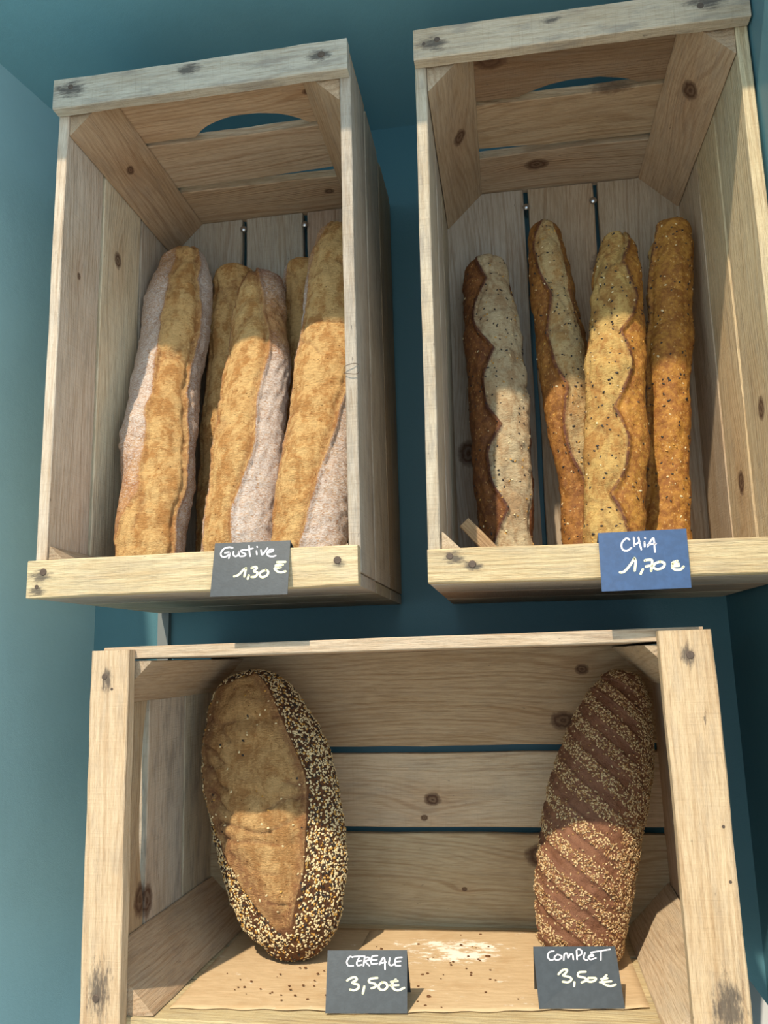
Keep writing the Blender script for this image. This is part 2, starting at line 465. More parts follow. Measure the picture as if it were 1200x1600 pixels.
def post(crate, corner, sx, sz, leg, y0, y1, tint, knots=()):
    """45 degree corner post; sx, sz = direction of the legs. Grain follows the depth."""
    pseed[0] += 1
    rnd = random.Random(pseed[0])
    n = 12
    # local frame: x = depth (grain), y = across hypotenuse, z = outwards (towards crate inside)
    L = y1 - y0
    hw = leg / math.sqrt(2)
    hyp = leg * math.sqrt(2)
    c = 0.14
    v, f = [], []
    for i in range(n + 1):
        x = L * i / n
        j0, j1 = rnd.uniform(-0.04, 0.04), rnd.uniform(-0.04, 0.04)
        v += [(x, j0 + c, 0), (x, hyp / 2, -hw), (x, hyp - c + j1, 0), (x, hyp - 2.2 * c + j1, 0.05), (x, 2.2 * c + j0, 0.05)]
    for i in range(n):
        for j in range(5):
            p, q = i * 5 + j, i * 5 + (j + 1) % 5
            f.append((p, q, q + 5, p + 5))
    f.append((4, 3, 2, 1, 0)); f.append(tuple(n * 5 + j for j in range(5)))
    me = np_mesh('post', v, f)
    o = link('corner_post', me, WOOD, crate)
    ex = Vector((0, 1, 0))
    a = Vector((corner[0] + sx * leg, 0, corner[2])); b = Vector((corner[0], 0, corner[2] + sz * leg))
    inward = Vector((sx, 0, sz)).normalized()
    ey = (b - a).normalized()
    org = a
    if ex.cross(ey).dot(inward) < 0:
        ey = -ey; org = b
    ez = ex.cross(ey)
    m = Matrix((ex, ey, ez)).transposed().to_4x4()
    m.translation = Vector((org[0], y0, org[2])) * S
    o.matrix_local = m
    v_ = rnd.uniform(0.92, 1.06)
    o.color = (tint[0] * v_, tint[1] * v_, tint[2] * v_, 1)
    for kname, kk in zip(('knot_a', 'knot_b'), knots):
        o[kname] = [float(c) for c in kk]
    return o

WARM = (0.58, 0.455, 0.315)
PALE = (0.63, 0.51, 0.315)
BROWN = (0.52, 0.405, 0.285)
GREY = (0.50, 0.44, 0.355)
DARK = (0.41, 0.31, 0.215)
REDD = (0.55, 0.40, 0.265)

def handle(c, half, depth):
    """an arc bitten out of a board edge for a hand hold"""
    def e(x):
        d = abs(x - c) / half
        return depth * max(0.0, 1 - d * d) ** 0.8 if d < 1 else 0.0
    return e

# ================================================================== crate A (upper left)
def upright_crate(loc, rot, W, L, D, label, spec):
    c = empty('wooden_crate', loc, rot)
    tag(c, label, 'crate', 'wooden crates on the teal wall')
    ws = spec['depths']
    # long sides: three boards each, running up the crate
    for side in (0, 1):
        v0, v1 = (0, T) if side == 0 else (W - T, W)
        for i, (a, b) in enumerate(ws):
            s = spec['side'][side][i]
            plank(c, 'side_slat', (v0, a, T + 0.1), (v1, b, L - T - 0.1), 2, 1, edge=(i == 0), **s)
    # top and bottom ends: three boards each, the front one with a hand hold
    for end in (0, 1):
        z0, z1 = (0, T) if end == 0 else (L - T, L)
        for i, (a, b) in enumerate(spec['enddepths'][end]):
            s = spec['end'][end][i]
            plank(c, 'end_slat', (0.15, a, z0), (W - 0.15, b, z1), 0, 1, **s)
    # back boards
    for (a, b), s in zip(spec['back_x'], spec['back']):
        plank(c, 'back_slat', (a, D - T, T + 0.15), (b, D, L - T - 0.15), 2, 0, **s)
    # corner posts
    lg = spec['leg']
    lo_ = spec['low_leg']
    post(c, (T, 0, T), 1, 1, lo_, 0.25, D - T - 0.05, *spec['posts'][0])
    post(c, (W - T, 0, T), -1, 1, lo_ * 0.72, 0.25, D - T - 0.05, *spec['posts'][1])
    post(c, (T, 0, L - T), 1, -1, lg, 0.25, D - T - 0.05, *spec['posts'][2])
    post(c, (W - T, 0, L - T), -1, -1, lg, 0.25, D - T - 0.05, *spec['posts'][3])
    # rim battens across the two ends
    b0 = plank(c, 'rim_batten', (0.05, -TB, 0.0), (W - 0.05, 0, spec['bw'][0]), 0, 2, **spec['batten'][0])
    b1 = plank(c, 'rim_batten', (0.05, -TB, L - spec['bw'][1]), (W - 0.05, 0, L), 0, 2, **spec['batten'][1])
    for (x, y, r) in spec['nails'][0]:
        nail(b0, x, y, TB, True, r)
    for (x, y, r) in spec['nails'][1]:
        nail(b1, x, y, TB, True, r)
    return c

WA, LA, DA = 31.3, 54.0, 27.3
specA = dict(
    depths=[(0.0, 7.5), (8.0, 16.9), (17.3, 26.9)],
    enddepths=[[(0.0, 8.6), (9.0, 17.9), (18.4, 27.2)], [(0.0, 8.8), (9.5, 18.1), (19.0, 27.2)]],
    side=[[dict(tint=(0.74, 0.61, 0.48), mat=WOOD, knots=[(33, 3.4, 0.35)]), dict(tint=(0.72, 0.60, 0.475), knots=[(39, 3.5, 0.8)]), dict(tint=(0.62, 0.54, 0.45))],
          [dict(tint=GREY, mat=WOOD_W), dict(tint=GREY, mat=WOOD_W), dict(tint=DARK, mat=WOOD_W)]],
    end=[[dict(tint=GREY, mat=WOOD_W), dict(tint=GREY, mat=WOOD_W), dict(tint=GREY, mat=WOOD_W)],
         [dict(tint=REDD, mat=WOOD_S, knots=[(25.8, 4.0, 0.5)], e1=handle(18.0, 6.6, 2.6)),
          dict(tint=WARM, mat=WOOD_S, knots=[(20, -3.0, 2.2)], e1=lambda x: 0.15 + 0.9 * (x / 31.0) ** 2),
          dict(tint=REDD, mat=WOOD_S, knots=[(24.0, 3.2, 0.55)], e0=lambda x: 0.5 * (x / 31.0) ** 3)]],
    back_x=[(0.2, 11.1), (11.75, 19.6), (20.2, 31.1)],
    back=[dict(tint=GREY, mat=WOOD), dict(tint=GREY, mat=WOOD), dict(tint=DARK, mat=WOOD)],
    leg=4.5, low_leg=4.0,
    posts=[(BROWN,), (WARM,), (REDD, [(9.5, 2.9, 0.5)]), (REDD,)],
    bw=(3.5, 3.4),
    batten=[dict(tint=PALE, stains=[(1.3, 1.9, 0.65), (29.5, 1.9, 0.35), (1.1, 0.6, 0.5)]), dict(tint=(0.60, 0.54, 0.44), mat=WOOD_W, stains=[(1.9, 2.0, 1.0), (28.3, 1.8, 0.7), (14.8, 2.4, 0.7)])],
    nails=([(1.6, 2.35, 1.0), (29.4, 2.2, 1.0), (1.0, 1.0, 0.6)], [(1.9, 2.35, 0.8), (28.6, 1.95, 1.0)]))
crateA = upright_crate((0, 0, 0), (0, 0, 0), WA, LA, DA,
                       'upright pine crate holding floured pale baguettes behind the grey price card', specA)

WB_, LB, DB = 31.0, 54.0, 27.3
specB = dict(
    depths=[(0.0, 8.6), (9.1, 16.6), (17.0, 26.9)],
    enddepths=[[(0.0, 8.6), (9.0, 17.9), (18.4, 27.2)], [(0.0, 8.7), (9.4, 17.5), (18.6, 27.2)]],
    side=[[dict(tint=GREY, mat=WOOD_W), dict(tint=GREY, mat=WOOD_W), dict(tint=GREY, mat=WOOD_W)],
          [dict(tint=(0.68, 0.54, 0.335), knots=[(14, 4.0, 0.9)]), dict(tint=(0.68, 0.54, 0.335), knots=[(9.0, 3.0, 1.0)]), dict(tint=(0.60, 0.46, 0.30))]],
    end=[[dict(tint=GREY, mat=WOOD_W), dict(tint=DARK, mat=WOOD_W), dict(tint=GREY, mat=WOOD_W)],
         [dict(tint=(0.34, 0.235, 0.15), knots=[(7.2, 2.8, 1.3)], e1=handle(16.5, 6.0, 1.6)),
          dict(tint=WARM, mat=WOOD_S, knots=[(20, -2.0, 2.6)], e1=lambda x: 0.9 * max(0, 1 - x / 14.0)),
          dict(tint=BROWN, mat=WOOD_S, knots=[(12.4, 2.6, 1.1)], e0=lambda x: 0.45 * max(0, 1 - x / 20.0))]],
    back_x=[(0.2, 11.0), (11.6, 19.7), (20.25, 30.8)],
    back=[dict(tint=GREY, mat=WOOD_S, knots=[(17, 2.5, 1.3)]), dict(tint=BROWN, mat=WOOD_S, knots=[(40, 9.0, 1.8)]), dict(tint=BROWN, mat=WOOD_S)],
    leg=4.7, low_leg=3.7,
    posts=[(WARM,), (WARM,), (BROWN, [(11.0, 3.6, 0.95)]), (REDD, [(7.5, 3.3, 1.0)])],
    bw=(2.95, 3.3),
    batten=[dict(tint=PALE, stains=[(2.4, 2.1, 0.6), (3.9, 1.4, 0.45), (29, 1.5, 0.6)]), dict(tint=(0.56, 0.48, 0.36), mat=WOOD_W, stains=[(1.8, 1.4, 0.8), (13.2, 2.3, 0.45), (27.5, 2.2, 1.1)])],
    nails=([(1.9, 2.3, 0.85), (3.8, 1.55, 0.95), (29.0, 1.6, 1.0)], [(2.3, 1.9, 0.8), (1.0, 1.6, 0.5), (26.6, 1.7, 0.9)]))
crateB = upright_crate((37.27, 0.02, -0.19), (0, 0.0095, 0), WB_, LB, DB,
                       'upright pine crate holding dark seeded baguettes behind the blue price card', specB)

# ================================================================== crate C (lying, below)
LC, HC, DC = 54.0, 32.2, 26.2
crateC = empty('wooden_crate', (6.19, 1.28, -37.02), (0, -0.0036, -0.0152))
tag(crateC, 'pine crate lying on its long side with two whole loaves inside', 'crate', 'wooden crates on the teal wall')
c = crateC
dpC = [(0.0, 8.3), (8.7, 17.2), (17.6, 25.9)]
for i, (a, b) in enumerate(dpC):
    plank(c, 'side_slat', (T + 0.1, a, 0), (LC - T - 0.1, b, T), 0, 1, tint=PALE, mat=WOOD)
    plank(c, 'side_slat', (0.5, a, HC - T + 0.15), (LC - 0.4, b, HC + 0.15), 0, 1, tint=(WARM, BROWN, BROWN)[i], mat=WOOD, edge=(i == 0))
for e, (z0, z1) in enumerate(((0, T), (LC - T, LC))):
    tints = ((WARM, (0.62, 0.545, 0.43), (0.60, 0.53, 0.42)), (WARM, BROWN, BROWN))[e]
    for i, (a, b) in enumerate(((0.0, 8.0), (8.3, 16.9), (17.2, 25.9))):
        kw = dict(tint=tints[i], mat=WOOD_W if (e == 0 and i) else WOOD)
        if e == 0 and i == 0:
            kw.update(e1=lambda x: 0.12 + handle(16.5, 9.0, 1.2)(x), knots=[(7.3, 7.2, 1.25)])
        if e == 0 and i == 1:
            kw.update(knots=[(6.8, 0.4, 1.2)])
        plank(c, 'end_slat', (z0, a, T + 0.05), (z1, b, HC - T), 2, 1, **kw)
zb = [(1.0, 10.85), (11.55, 19.65), (20.45, HC - 0.9)]
bk = [dict(tint=WARM, mat=WOOD_S, knots=[(38.5, 7.6, 1.3), (30, 4, 0.25)]), dict(tint=WARM, knots=[(26.8, 3.0, 0.75), (25.8, 1.0, 0.35)]),
      dict(tint=REDD, mat=WOOD_S, knots=[(42.0, 2.6, 1.1), (44.5, 8.2, 0.6)])]
for (a, b), kw in zip(zb, bk):
    plank(c, 'back_slat', (0.9, DC - T, a), (LC - 0.9, DC, b), 0, 2, **kw)
for corner, sx, sz, tt in (((T, 0, T), 1, 1, REDD), ((LC - T, 0, T), -1, 1, WARM), ((T, 0, HC - T), 1, -1, BROWN), ((LC - T, 0, HC - T), -1, -1, WARM)):
    post(c, corner, sx, sz, 5.0 if sz > 0 else 4.1, 0.25, DC - T - 0.05, tt)
bl = plank(c, 'rim_batten', (0.0, -TB, 0.0), (3.65, 0, HC - 0.15), 2, 0, tint=(0.62, 0.475, 0.29), stains=[(29.4, 1.6, 0.6), (3.6, 1.7, 1.2)])
brd = plank(c, 'rim_batten', (LC - 4.15, -TB, 0.0), (LC, 0, HC - 0.1), 2, 0, tint=(0.65, 0.49, 0.29), stains=[(30.0, 2.1, 0.55), (4.0, 2.6, 1.3)])
nail(bl, 29.7, 1.35, 0, False, 0.8); nail(bl, 28.6, 2.1, 0, False, 0.4); nail(bl, 3.0, 1.5, 0, False, 0.9)
nail(brd, 30.1, 2.3, 0, False, 0.95); nail(brd, 13.0, 3.6, 0, False, 0.35); nail(brd, 17.0, 3.5, 0, False, 0.35); nail(brd, 2.6, 2.0, 0, False, 0.9)

# white shelf that carries the lying crate
sh = link('shelf', np_mesh('shelf', *box_np(8, 64.6, 7.6, YW, -39.4, -37.25)), SHELF_M)
tag(sh, 'white shelf board under the lying crate', 'shelf')

# ------------------------------------------------------------------ bread
def waves(seed, n, kmin, kmax):
    rs = np.random.RandomState(seed)
    k = rs.normal(size=(n, 3)); k /= np.linalg.norm(k, axis=1)[:, None]
    k *= rs.uniform(kmin, kmax, size=(n, 1))
    ph = rs.uniform(0, 6.283, n)
    return lambda P: np.sin(P @ k.T + ph).sum(-1) / math.sqrt(n)

def sm(x, a, b):
    t = np.clip((x - a) / (b - a), 0, 1)
    return t * t * (3 - 2 * t)

def catmull(P, s):
    """P (n,k) control rows; s in 0..n-1"""
    n = len(P)
    i = np.clip(np.floor(s).astype(int), 0, n - 2)
    t = (s - i)[:, None]
    g = lambda j: P[np.clip(j, 0, n - 1)]
    p0, p1, p2, p3 = g(i - 1), g(i), g(i + 1), g(i + 2)
    return 0.5 * ((2 * p1) + (-p0 + p2) * t + (2 * p0 - 5 * p1 + 4 * p2 - p3) * t * t + (-p0 + 3 * p1 - 3 * p2 + p3) * t ** 3)

class Bread:
    pass

def bread(name, pts, flat, feat, mat, seed, top_ext, bot_ext, top_cap, bot_cap, label, group, nt=190, na=128, lump=0.18, cat='bread', back=None, fine=0.05, turn=0.0, floor=None, shift=0.0):
    P = np.array(pts, float)
    d0 = P[0, :3] - P[1, :3]; d0 /= np.linalg.norm(d0)
    d1 = P[-1, :3] - P[-2, :3]; d1 /= np.linalg.norm(d1)
    P = np.vstack([np.append(P[0, :3] + d0 * top_ext, P[0, 3]), P, np.append(P[-1, :3] + d1 * bot_ext, P[-1, 3] * 0.96)])
    # resample evenly
    ss = np.linspace(0, len(P) - 1, 600)
    C = catmull(P, ss)
    seg = np.linalg.norm(np.diff(C[:, :3], axis=0), axis=1)
    acc = np.concatenate([[0], np.cumsum(seg)])
    Lt = acc[-1]
    # denser stations at the ends
    u = np.linspace(0, 1, nt)
    w = 0.5 - 0.5 * np.cos(np.pi * u)
    s = (0.55 * u + 0.45 * w) * Lt
    st = np.stack([np.interp(s, acc, C[:, k]) for k in range(4)], 1)
    cen, rad = st[:, :3], st[:, 3]
    tan = np.gradient(cen, axis=0); tan /= np.linalg.norm(tan, axis=1)[:, None]
    F = np.tile(np.array([0.0, -1.0, 0.0]), (nt, 1))
    F -= (F * tan).sum(1)[:, None] * tan
    F /= np.linalg.norm(F, axis=1)[:, None]
    Sd = np.cross(F, tan)            # points to +x when the path runs down
    if Sd[nt // 2, 0] < 0: Sd = -Sd
    def capf(x, cl):
        q = np.clip(x / cl, 0, 1)
        return np.sqrt(np.clip(1 - (1 - q) ** 2, 0, 1))
    cap = capf(s, top_cap) * capf(Lt - s, bot_cap)
    cap = np.maximum(cap, 0.002)
    ph = np.linspace(-math.pi, math.pi, na, endpoint=False)
    sn, cs = np.sin(ph), np.cos(ph)
    fl = np.where(cs > 0, flat, back if back is not None else flat)
    dirv = sn[None, :, None] * Sd[:, None, :] + (fl * cs)[None, :, None] * F[:, None, :]
    unit = sn[None, :, None] * Sd[:, None, :] + cs[None, :, None] * F[:, None, :]
    base = cen[:, None, :] + dirv * (rad * cap)[:, None, None]
    W1 = waves(seed, 26, 0.35, 0.9)
    W2 = waves(seed + 1, 30, 1.4, 3.0)
    W3 = waves(seed + 2, 30, 4.0, 8.0)
    disp = lump * W1(base) + lump * 0.35 * W2(base) + fine * W3(base)
    tn = s / Lt
    phe = (ph - math.radians(turn) + math.pi) % (2 * math.pi) - math.pi
    dd, masks = feat(tn[:, None] * np.ones((1, na)), phe[None, :] * np.ones((nt, 1)), base, s[:, None] * np.ones((1, na)), rad[:, None] * np.ones((1, na)))
    disp = (disp + dd) * np.clip(cap * 1.15, 0, 1)[:, None]
    V = base + unit * disp[..., None]
    idx = np.arange(nt * na).reshape(nt, na)
    a = idx[:-1, :]; b = idx[1:, :]
    q = np.stack([a, np.roll(a, -1, 1), np.roll(b, -1, 1), b], -1).reshape(-1, 4)
    Vf = V.reshape(-1, 3)
    n0, n1 = len(Vf), len(Vf) + 1
    Vf = np.vstack([Vf, V[0].mean(0)[None], V[-1].mean(0)[None]])
    org = np.array([cen[-1, 0], cen[-1, 1], Vf[:, 2].min()])
    me = np_mesh(name, Vf - org, q, smooth=True)
    # make sure normals point outwards
    me.update()
    o = link(name, me, mat)
    o.location = Vector((org[0] + shift, org[1], floor if floor is not None else org[2])) * S   # stands on the boards
    mk = np.zeros((len(Vf), 4), np.float32); mk[:, 3] = 1
    for k_ in range(3):
        mk[:nt * na, k_] = np.clip(masks[k_], 0, 1).reshape(-1)
    at = me.color_attributes.new('mask', 'FLOAT_COLOR', 'POINT')
    at.data.foreach_set('color', mk.ravel())
    tag(o, label, cat, group)
    res = Bread()
    res.o, res.V, res.unit, res.org, res.ph, res.tn, res.masks, res.tan = o, V, unit, org, ph, tn, masks, tan
    # surface normals on the grid
    du = np.gradient(V, axis=0); dv = np.roll(V, -1, 1) - np.roll(V, 1, 1)
    nn = np.cross(dv, du); nn /= (np.linalg.norm(nn, axis=2)[..., None] + 1e-9)
    flip = (nn * unit).sum(2) < 0
    nn[flip] *= -1
    res.N = nn
    # area per grid cell for scattering
    res.area = np.linalg.norm(np.cross(du, dv / 2), axis=2)
    # winding check
    ii, jj = nt // 2, na // 2
    fn = np.cross(V[ii, jj + 1] - V[ii, jj], V[ii + 1, jj] - V[ii, jj])
    if fn @ unit[ii, jj] < 0:
        me.flip_normals()
    return res

def ico(nu=6, nv=4):
    v = [(0, 0, 1)]
    for i in range(1, nv):
        th = math.pi * i / nv
        for j in range(nu):
            a = 2 * math.pi * j / nu
            v.append((math.sin(th) * math.cos(a), math.sin(th) * math.sin(a), math.cos(th)))
    v.append((0, 0, -1))
    f = []
    for j in range(nu):
        f.append((0, 1 + j, 1 + (j + 1) % nu))
    for i in range(nv - 2):
        for j in range(nu):
            a = 1 + i * nu + j; b = 1 + i * nu + (j + 1) % nu
            f.append((a, a + nu, b + nu)); f.append((a, b + nu, b))
    e = len(v) - 1
    for j in range(nu):
        f.append((e, 1 + (nv - 2) * nu + (j + 1) % nu, 1 + (nv - 2) * nu + j))
    return np.array(v, float), np.array(f, int)

def scatter(br, name, prob, n, size, mats, weights, seed, lift=0.3, shape=None, tiltamt=0.25):
    """small solid seeds or flakes stuck on the crust, one part of the bread"""
    rs = np.random.RandomState(seed)
    p = (prob * br.area).reshape(-1)
    p = p / p.sum()
    na = len(br.ph)
    k = rs.choice(len(p), size=n, p=p)
    i, j = k // na, k % na
    nt = br.V.shape[0]
    i2 = np.clip(i + 1, 0, nt - 1); j2 = (j + 1) % na
    a, b = rs.rand(n, 1), rs.rand(n, 1)
    pos = (br.V[i, j] * (1 - a) + br.V[i2, j] * a) * (1 - b) + (br.V[i, j2] * (1 - a) + br.V[i2, j2] * a) * b
    nrm = br.N[i, j] + rs.normal(size=(n, 3)) * tiltamt
    nrm /= np.linalg.norm(nrm, axis=1)[:, None]
    rt = rs.normal(size=(n, 3))
    t1 = np.cross(nrm, rt); t1 /= np.linalg.norm(t1, axis=1)[:, None]
    t2 = np.cross(nrm, t1)
    tv, tf = shape if shape is not None else ico()
    sz = np.array(size)[None, :] * rs.uniform(0.75, 1.25, size=(n, 1)) * rs.uniform(0.85, 1.15, size=(n, 3))
    V = (pos + nrm * (sz[:, 2:3] * lift))[:, None, :] + \
        tv[None, :, 0:1] * (t1 * sz[:, 0:1])[:, None, :] + tv[None, :, 1:2] * (t2 * sz[:, 1:2])[:, None, :] + tv[None, :, 2:3] * (nrm * sz[:, 2:3])[:, None, :]
    Fc = (tf[None] + (np.arange(n) * len(tv))[:, None, None]).reshape(-1, tf.shape[1])
    mi = rs.choice(len(mats), size=n, p=np.array(weights) / sum(weights))
    me = np_mesh(name, V.reshape(-1, 3) - br.org, Fc, smooth=True, matidx=np.repeat(mi, len(tf)))
    o = link(name, me, None, br.o, mats=mats)
    o['kind'] = 'stuff'
    return o

R_ = math.radians
def lobes(t, n, ph=0.0):
    return np.abs(np.sin(np.pi * (t * n + ph)))

# ---- floured baguettes: one long tear that opened into a golden band
def feat_gus(cl, cr, wl, flourL, flourR, seed, ear=0.36, lobe=0.16, tip=0.0):
    w = waves(seed + 50, 14, 0.15, 0.5)
    w2 = waves(seed + 51, 14, 0.8, 2.0)
    def f(t, ph, P, s, r):
        n = w(P); m = w2(P)
        L_ = np.interp(t, *cl) * R_(1) + 0.09 * n + 0.05 * m
        Rr = np.interp(t, *cr) * R_(1) - 0.09 * n + lobe * (lobes(t, 3.2, 0.3) - 0.5) + 0.03 * m
        inside = sm(ph, L_ - 0.05, L_ + 0.05) * (1 - sm(ph, Rr - 0.05, Rr + 0.05))
        dl, dr = (ph - L_) * r, (ph - Rr) * r
        w1 = waves(seed + 52, 18, 0.7, 1.5)(P * np.array([0.7, 0.7, 1.0])); w3 = waves(seed + 53, 14, 0.4, 0.9)(P)
        crack = np.exp(-(w1 / 0.14) ** 2) * sm(w3, 0.2, 0.9) * inside
        d = inside * (0.10 + 0.10 * m + 0.12 * np.abs(w1)) - 0.16 * crack
        d += ear * np.exp(-((dr - 0.12) / 0.20) ** 2) - 0.26 * np.exp(-((dr + 0.35) / 0.3) ** 2)
        d += 0.6 * ear * np.exp(-((dl + 0.12) / 0.20) ** 2) - 0.20 * np.exp(-((dl - 0.35) / 0.3) ** 2)
        fl = np.where(ph > (L_ + Rr) / 2, np.interp(t, *flourR), np.interp(t, *flourL)) * (1 - inside)
        burn = np.exp(-((dr + 0.2) / 0.30) ** 2) * 0.55 + np.exp(-((dl - 0.1) / 0.22) ** 2) * 0.35
        burn = burn * wl + 0.4 * crack + tip * (1 - sm(t, 0.03, 0.13))
        return d, (inside, fl, burn)
    return f

T01 = (0, 1)
GR = 'floured baguettes standing in the left crate'
A1 = bread('baguette', [(4.89, 21.5, 45.18, 2.86), (5.26, 19.7, 40.27, 4.0), (5.62, 16.8, 31.39, 4.25), (6.0, 14.0, 22.5, 4.25), (6.9, 10.8, 12.73, 3.95), (7.6, 8.3, 5.35, 3.75)],
           0.80, feat_gus(((0, .5, .8, .9, 1), (-28, -25, -30, -70, -80)), ((0, .25, .6, .85, 1), (22, 34, 36, 42, 25)), 1.0, ((0, .2, .6, .85, 1), (.5, .9, .95, .45, .3)), ((0, .1, .7, 1), (1, 1, .8, .8)), 11),
           B_GUS, 11, 1.0, 4.4, 2.3, 2.2, 'thickest floured baguette, leftmost in the left crate', GR, lump=0.26, turn=24, floor=1.17, shift=0.15)
A2 = bread('baguette', [(10.75, 23.3, 43.64, 2.35), (11.2, 22.1, 36.41, 2.85), (11.5, 20.6, 27.33, 2.9), (11.7, 18.9, 15.54, 2.9), (11.8, 17.4, 6.15, 2.9)],
           0.82, feat_gus(((0, 1), (-70, -75)), ((0, 1), (55, 60)), 0.7, ((0, 1), (.4, .2)), ((0, 1), (.6, .2)), 21),
           B_GUS, 21, 0.7, 5.0, 2.0, 2.2, 'golden baguette half hidden behind between the two leftmost floured ones', GR, turn=21, floor=1.17)
A3 = bread('baguette', [(16.07, 19.5, 39.91, 2.48), (16.57, 17, 33.71, 3.22), (17.2, 13.5, 24.45, 3.70), (17.34, 10.2, 14.71, 3.75), (17.18, 7.5, 5.74, 3.6)],
           0.82, feat_gus(((0, .1, .4, 1), (-30, -58, -66, -50)), ((0, .1, .3, .55, 1), (-12, 0, 30, 10, -2)), 1.0, ((0, 1), (.5, .8)), ((0, .12, .25, .4, 1), (.9, .75, .25, 1, .95)), 31, tip=0.75),
           B_GUS, 31, 0.9, 4.6, 2.1, 2.2, 'middle baguette with dark rounded tip and white floured right flank, above the grey card', GR, turn=7, floor=1.17)
A4 = bread('baguette', [(20.22, 23.2, 43.5, 2.3), (20.46, 22.2, 35.52, 2.6), (21.0, 20.5, 22.37, 2.7), (21.3, 18.0, 6.87, 2.8)],
           0.82, feat_gus(((0, 1), (-40, -60)), ((0, 1), (60, 60)), 0.7, ((0, .15, 1), (1, .6, .3)), ((0, 1), (.5, .3)), 41),
           B_GUS, 41, 0.7, 5.6, 1.9, 2.0, 'baguette at the back with only its white-edged tip and flank showing', GR, turn=4, floor=1.17)
A5 = bread('baguette', [(25.29, 18.5, 45.0, 2.25), (25.54, 16.5, 38.27, 3.18), (25.34, 13, 26.59, 3.5), (25.17, 9.5, 15.41, 3.75), (24.64, 6.5, 4.92, 3.6)],
           0.82, feat_gus(((0, .1, .3, .6, 1), (0, -30, -52, -70, -75)), ((0, .1, .35, .55, .8, 1), (40, 70, 80, 45, 8, -10)), 1.0, ((0, .12, .3, .5, 1), (.6, .5, 1, .7, .7)), ((0, .4, .6, 1), (.3, .3, .9, .95)), 51, lobe=0.05),
           B_GUS, 51, 0.9, 3.8, 2.0, 2.2, 'tallest golden baguette, rightmost in the left crate beside the post', GR, turn=3, shift=0.3, floor=1.17)

# ---- chia baguettes: brown shiny crust with a pale scalloped tear
def feat_chia(cl, cr, seed, n=4.5, side='L', amp=0.32, phs=0.2, depth=0.22):
    w = waves(seed + 60, 14, 0.2, 0.6)
    w2 = waves(seed + 61, 16, 1.0, 2.6)
    def f(t, ph, P, s, r):
        m = w2(P)
        L_ = np.interp(t, *cl) * R_(1) + 0.05 * w(P) + 0.025 * m
        Rr = np.interp(t, *cr) * R_(1) - 0.05 * w(P) + 0.025 * m
        lb = amp * (0.75 - lobes(t, n, phs))
        if side == 'L': L_ = L_ + lb
        else: Rr = Rr - lb
        ok = sm(Rr - L_, 0.02, 0.15)
        inside = sm(ph, L_ - 0.04, L_ + 0.04) * (1 - sm(ph, Rr - 0.04, Rr + 0.04)) * ok
        dl, dr = (ph - L_) * r, (ph - Rr) * r
        de, do = (dl, dr) if side == 'L' else (-dr, -dl)
        w1 = waves(seed + 62, 18, 0.9, 1.8)(P)
        crack = np.exp(-(w1 / 0.14) ** 2) * inside
        d = inside * (0.02 + 0.10 * m + 0.30 * lobes(t, n, phs) + 0.08 * np.abs(w1)) - 0.12 * crack
        d += ok * (0.40 * np.exp(-((de + 0.16) / 0.24) ** 2) - depth * np.exp(-((de - 0.25) / 0.22) ** 2))
        d += ok * (-0.16 * np.exp(-((do + 0.2) / 0.25) ** 2) + 0.10 * np.exp(-((do - 0.15) / 0.3) ** 2))
        burn = ok * (np.exp(-((de + 0.10) / 0.20) ** 2) * 0.95 + 0.35 * np.exp(-((do - 0.1) / 0.25) ** 2)) + 0.3 * crack
        return d, (inside, 0 * t, burn)
    return f

def chia_seeds(br, seed, n=240):
    front = sm(np.cos(br.ph), -0.5, 0.0)[None, :] * np.ones((br.V.shape[0], 1))
    cr = br.masks[0]
    scatter(br, 'seeds', front * (0.6 + 0.4 * cr), n, (0.16, 0.095, 0.05), [SEED_D, SEED_C, SEED_G], (5.0, 1.0, 1.2), seed, lift=0.15)

GB = 'seeded baguettes standing in the right crate'
B1 = bread('baguette', [(43.59, 23, 41.12, 2.35), (43.61, 22, 34.94, 3.1), (44.01, 20.2, 24.5, 3.35), (44.11, 18.4, 14.86, 3.3), (44.23, 16.6, 5.38, 2.76)],
           0.82, feat_chia(((0, .1, .8, 1), (-22, -22, -15, -30)), ((0, .5, .85, 1), (78, 75, 60, 60)), 111, 4.2, 'L', 0.55, 0.55),
           B_CHIA_D, 111, 0.8, 4.4, 1.9, 2.0, 'shaded seeded baguette, leftmost in the right crate', GB, floor=0.88)
B2 = bread('baguette', [(50.66, 22, 44.45, 1.76), (50.88, 21, 37.83, 2.55), (51.71, 19.7, 28.3, 2.8), (51.97, 18.0, 17.19, 2.6), (52.37, 16.3, 5.53, 2.3)],
           0.82, feat_chia(((0, .08, .3, .6, .75, 1), (0, -22, -22, -12, 10, 30)), ((0, .1, .65, .8, 1), (35, 48, 62, 55, 30)), 121, 3.6, 'L', 0.42, 0.1),
           B_CHIA, 121, 0.8, 4.6, 1.7, 1.9, 'seeded baguette leaning right, second from left in the right crate', GB, turn=-5, floor=0.82)
B3 = bread('baguette', [(58.62, 18.5, 39.94, 1.78), (57.9, 16.5, 34.06, 2.54), (56.56, 13.5, 24.04, 2.92), (55.42, 10.5, 13.6, 3.0), (54.2, 8, 4.9, 2.6)],
           0.82, feat_chia(((0, .1, 1), (-40, -62, -78)), ((0, .15, .5, 1), (18, 34, 18, 12)), 131, 4.4, 'R', 0.50, 0.35),
           B_CHIA_G, 131, 0.8, 3.9, 1.7, 1.9, 'seeded baguette with scalloped crust edge, directly above the blue card', GB, turn=-9, floor=0.78)
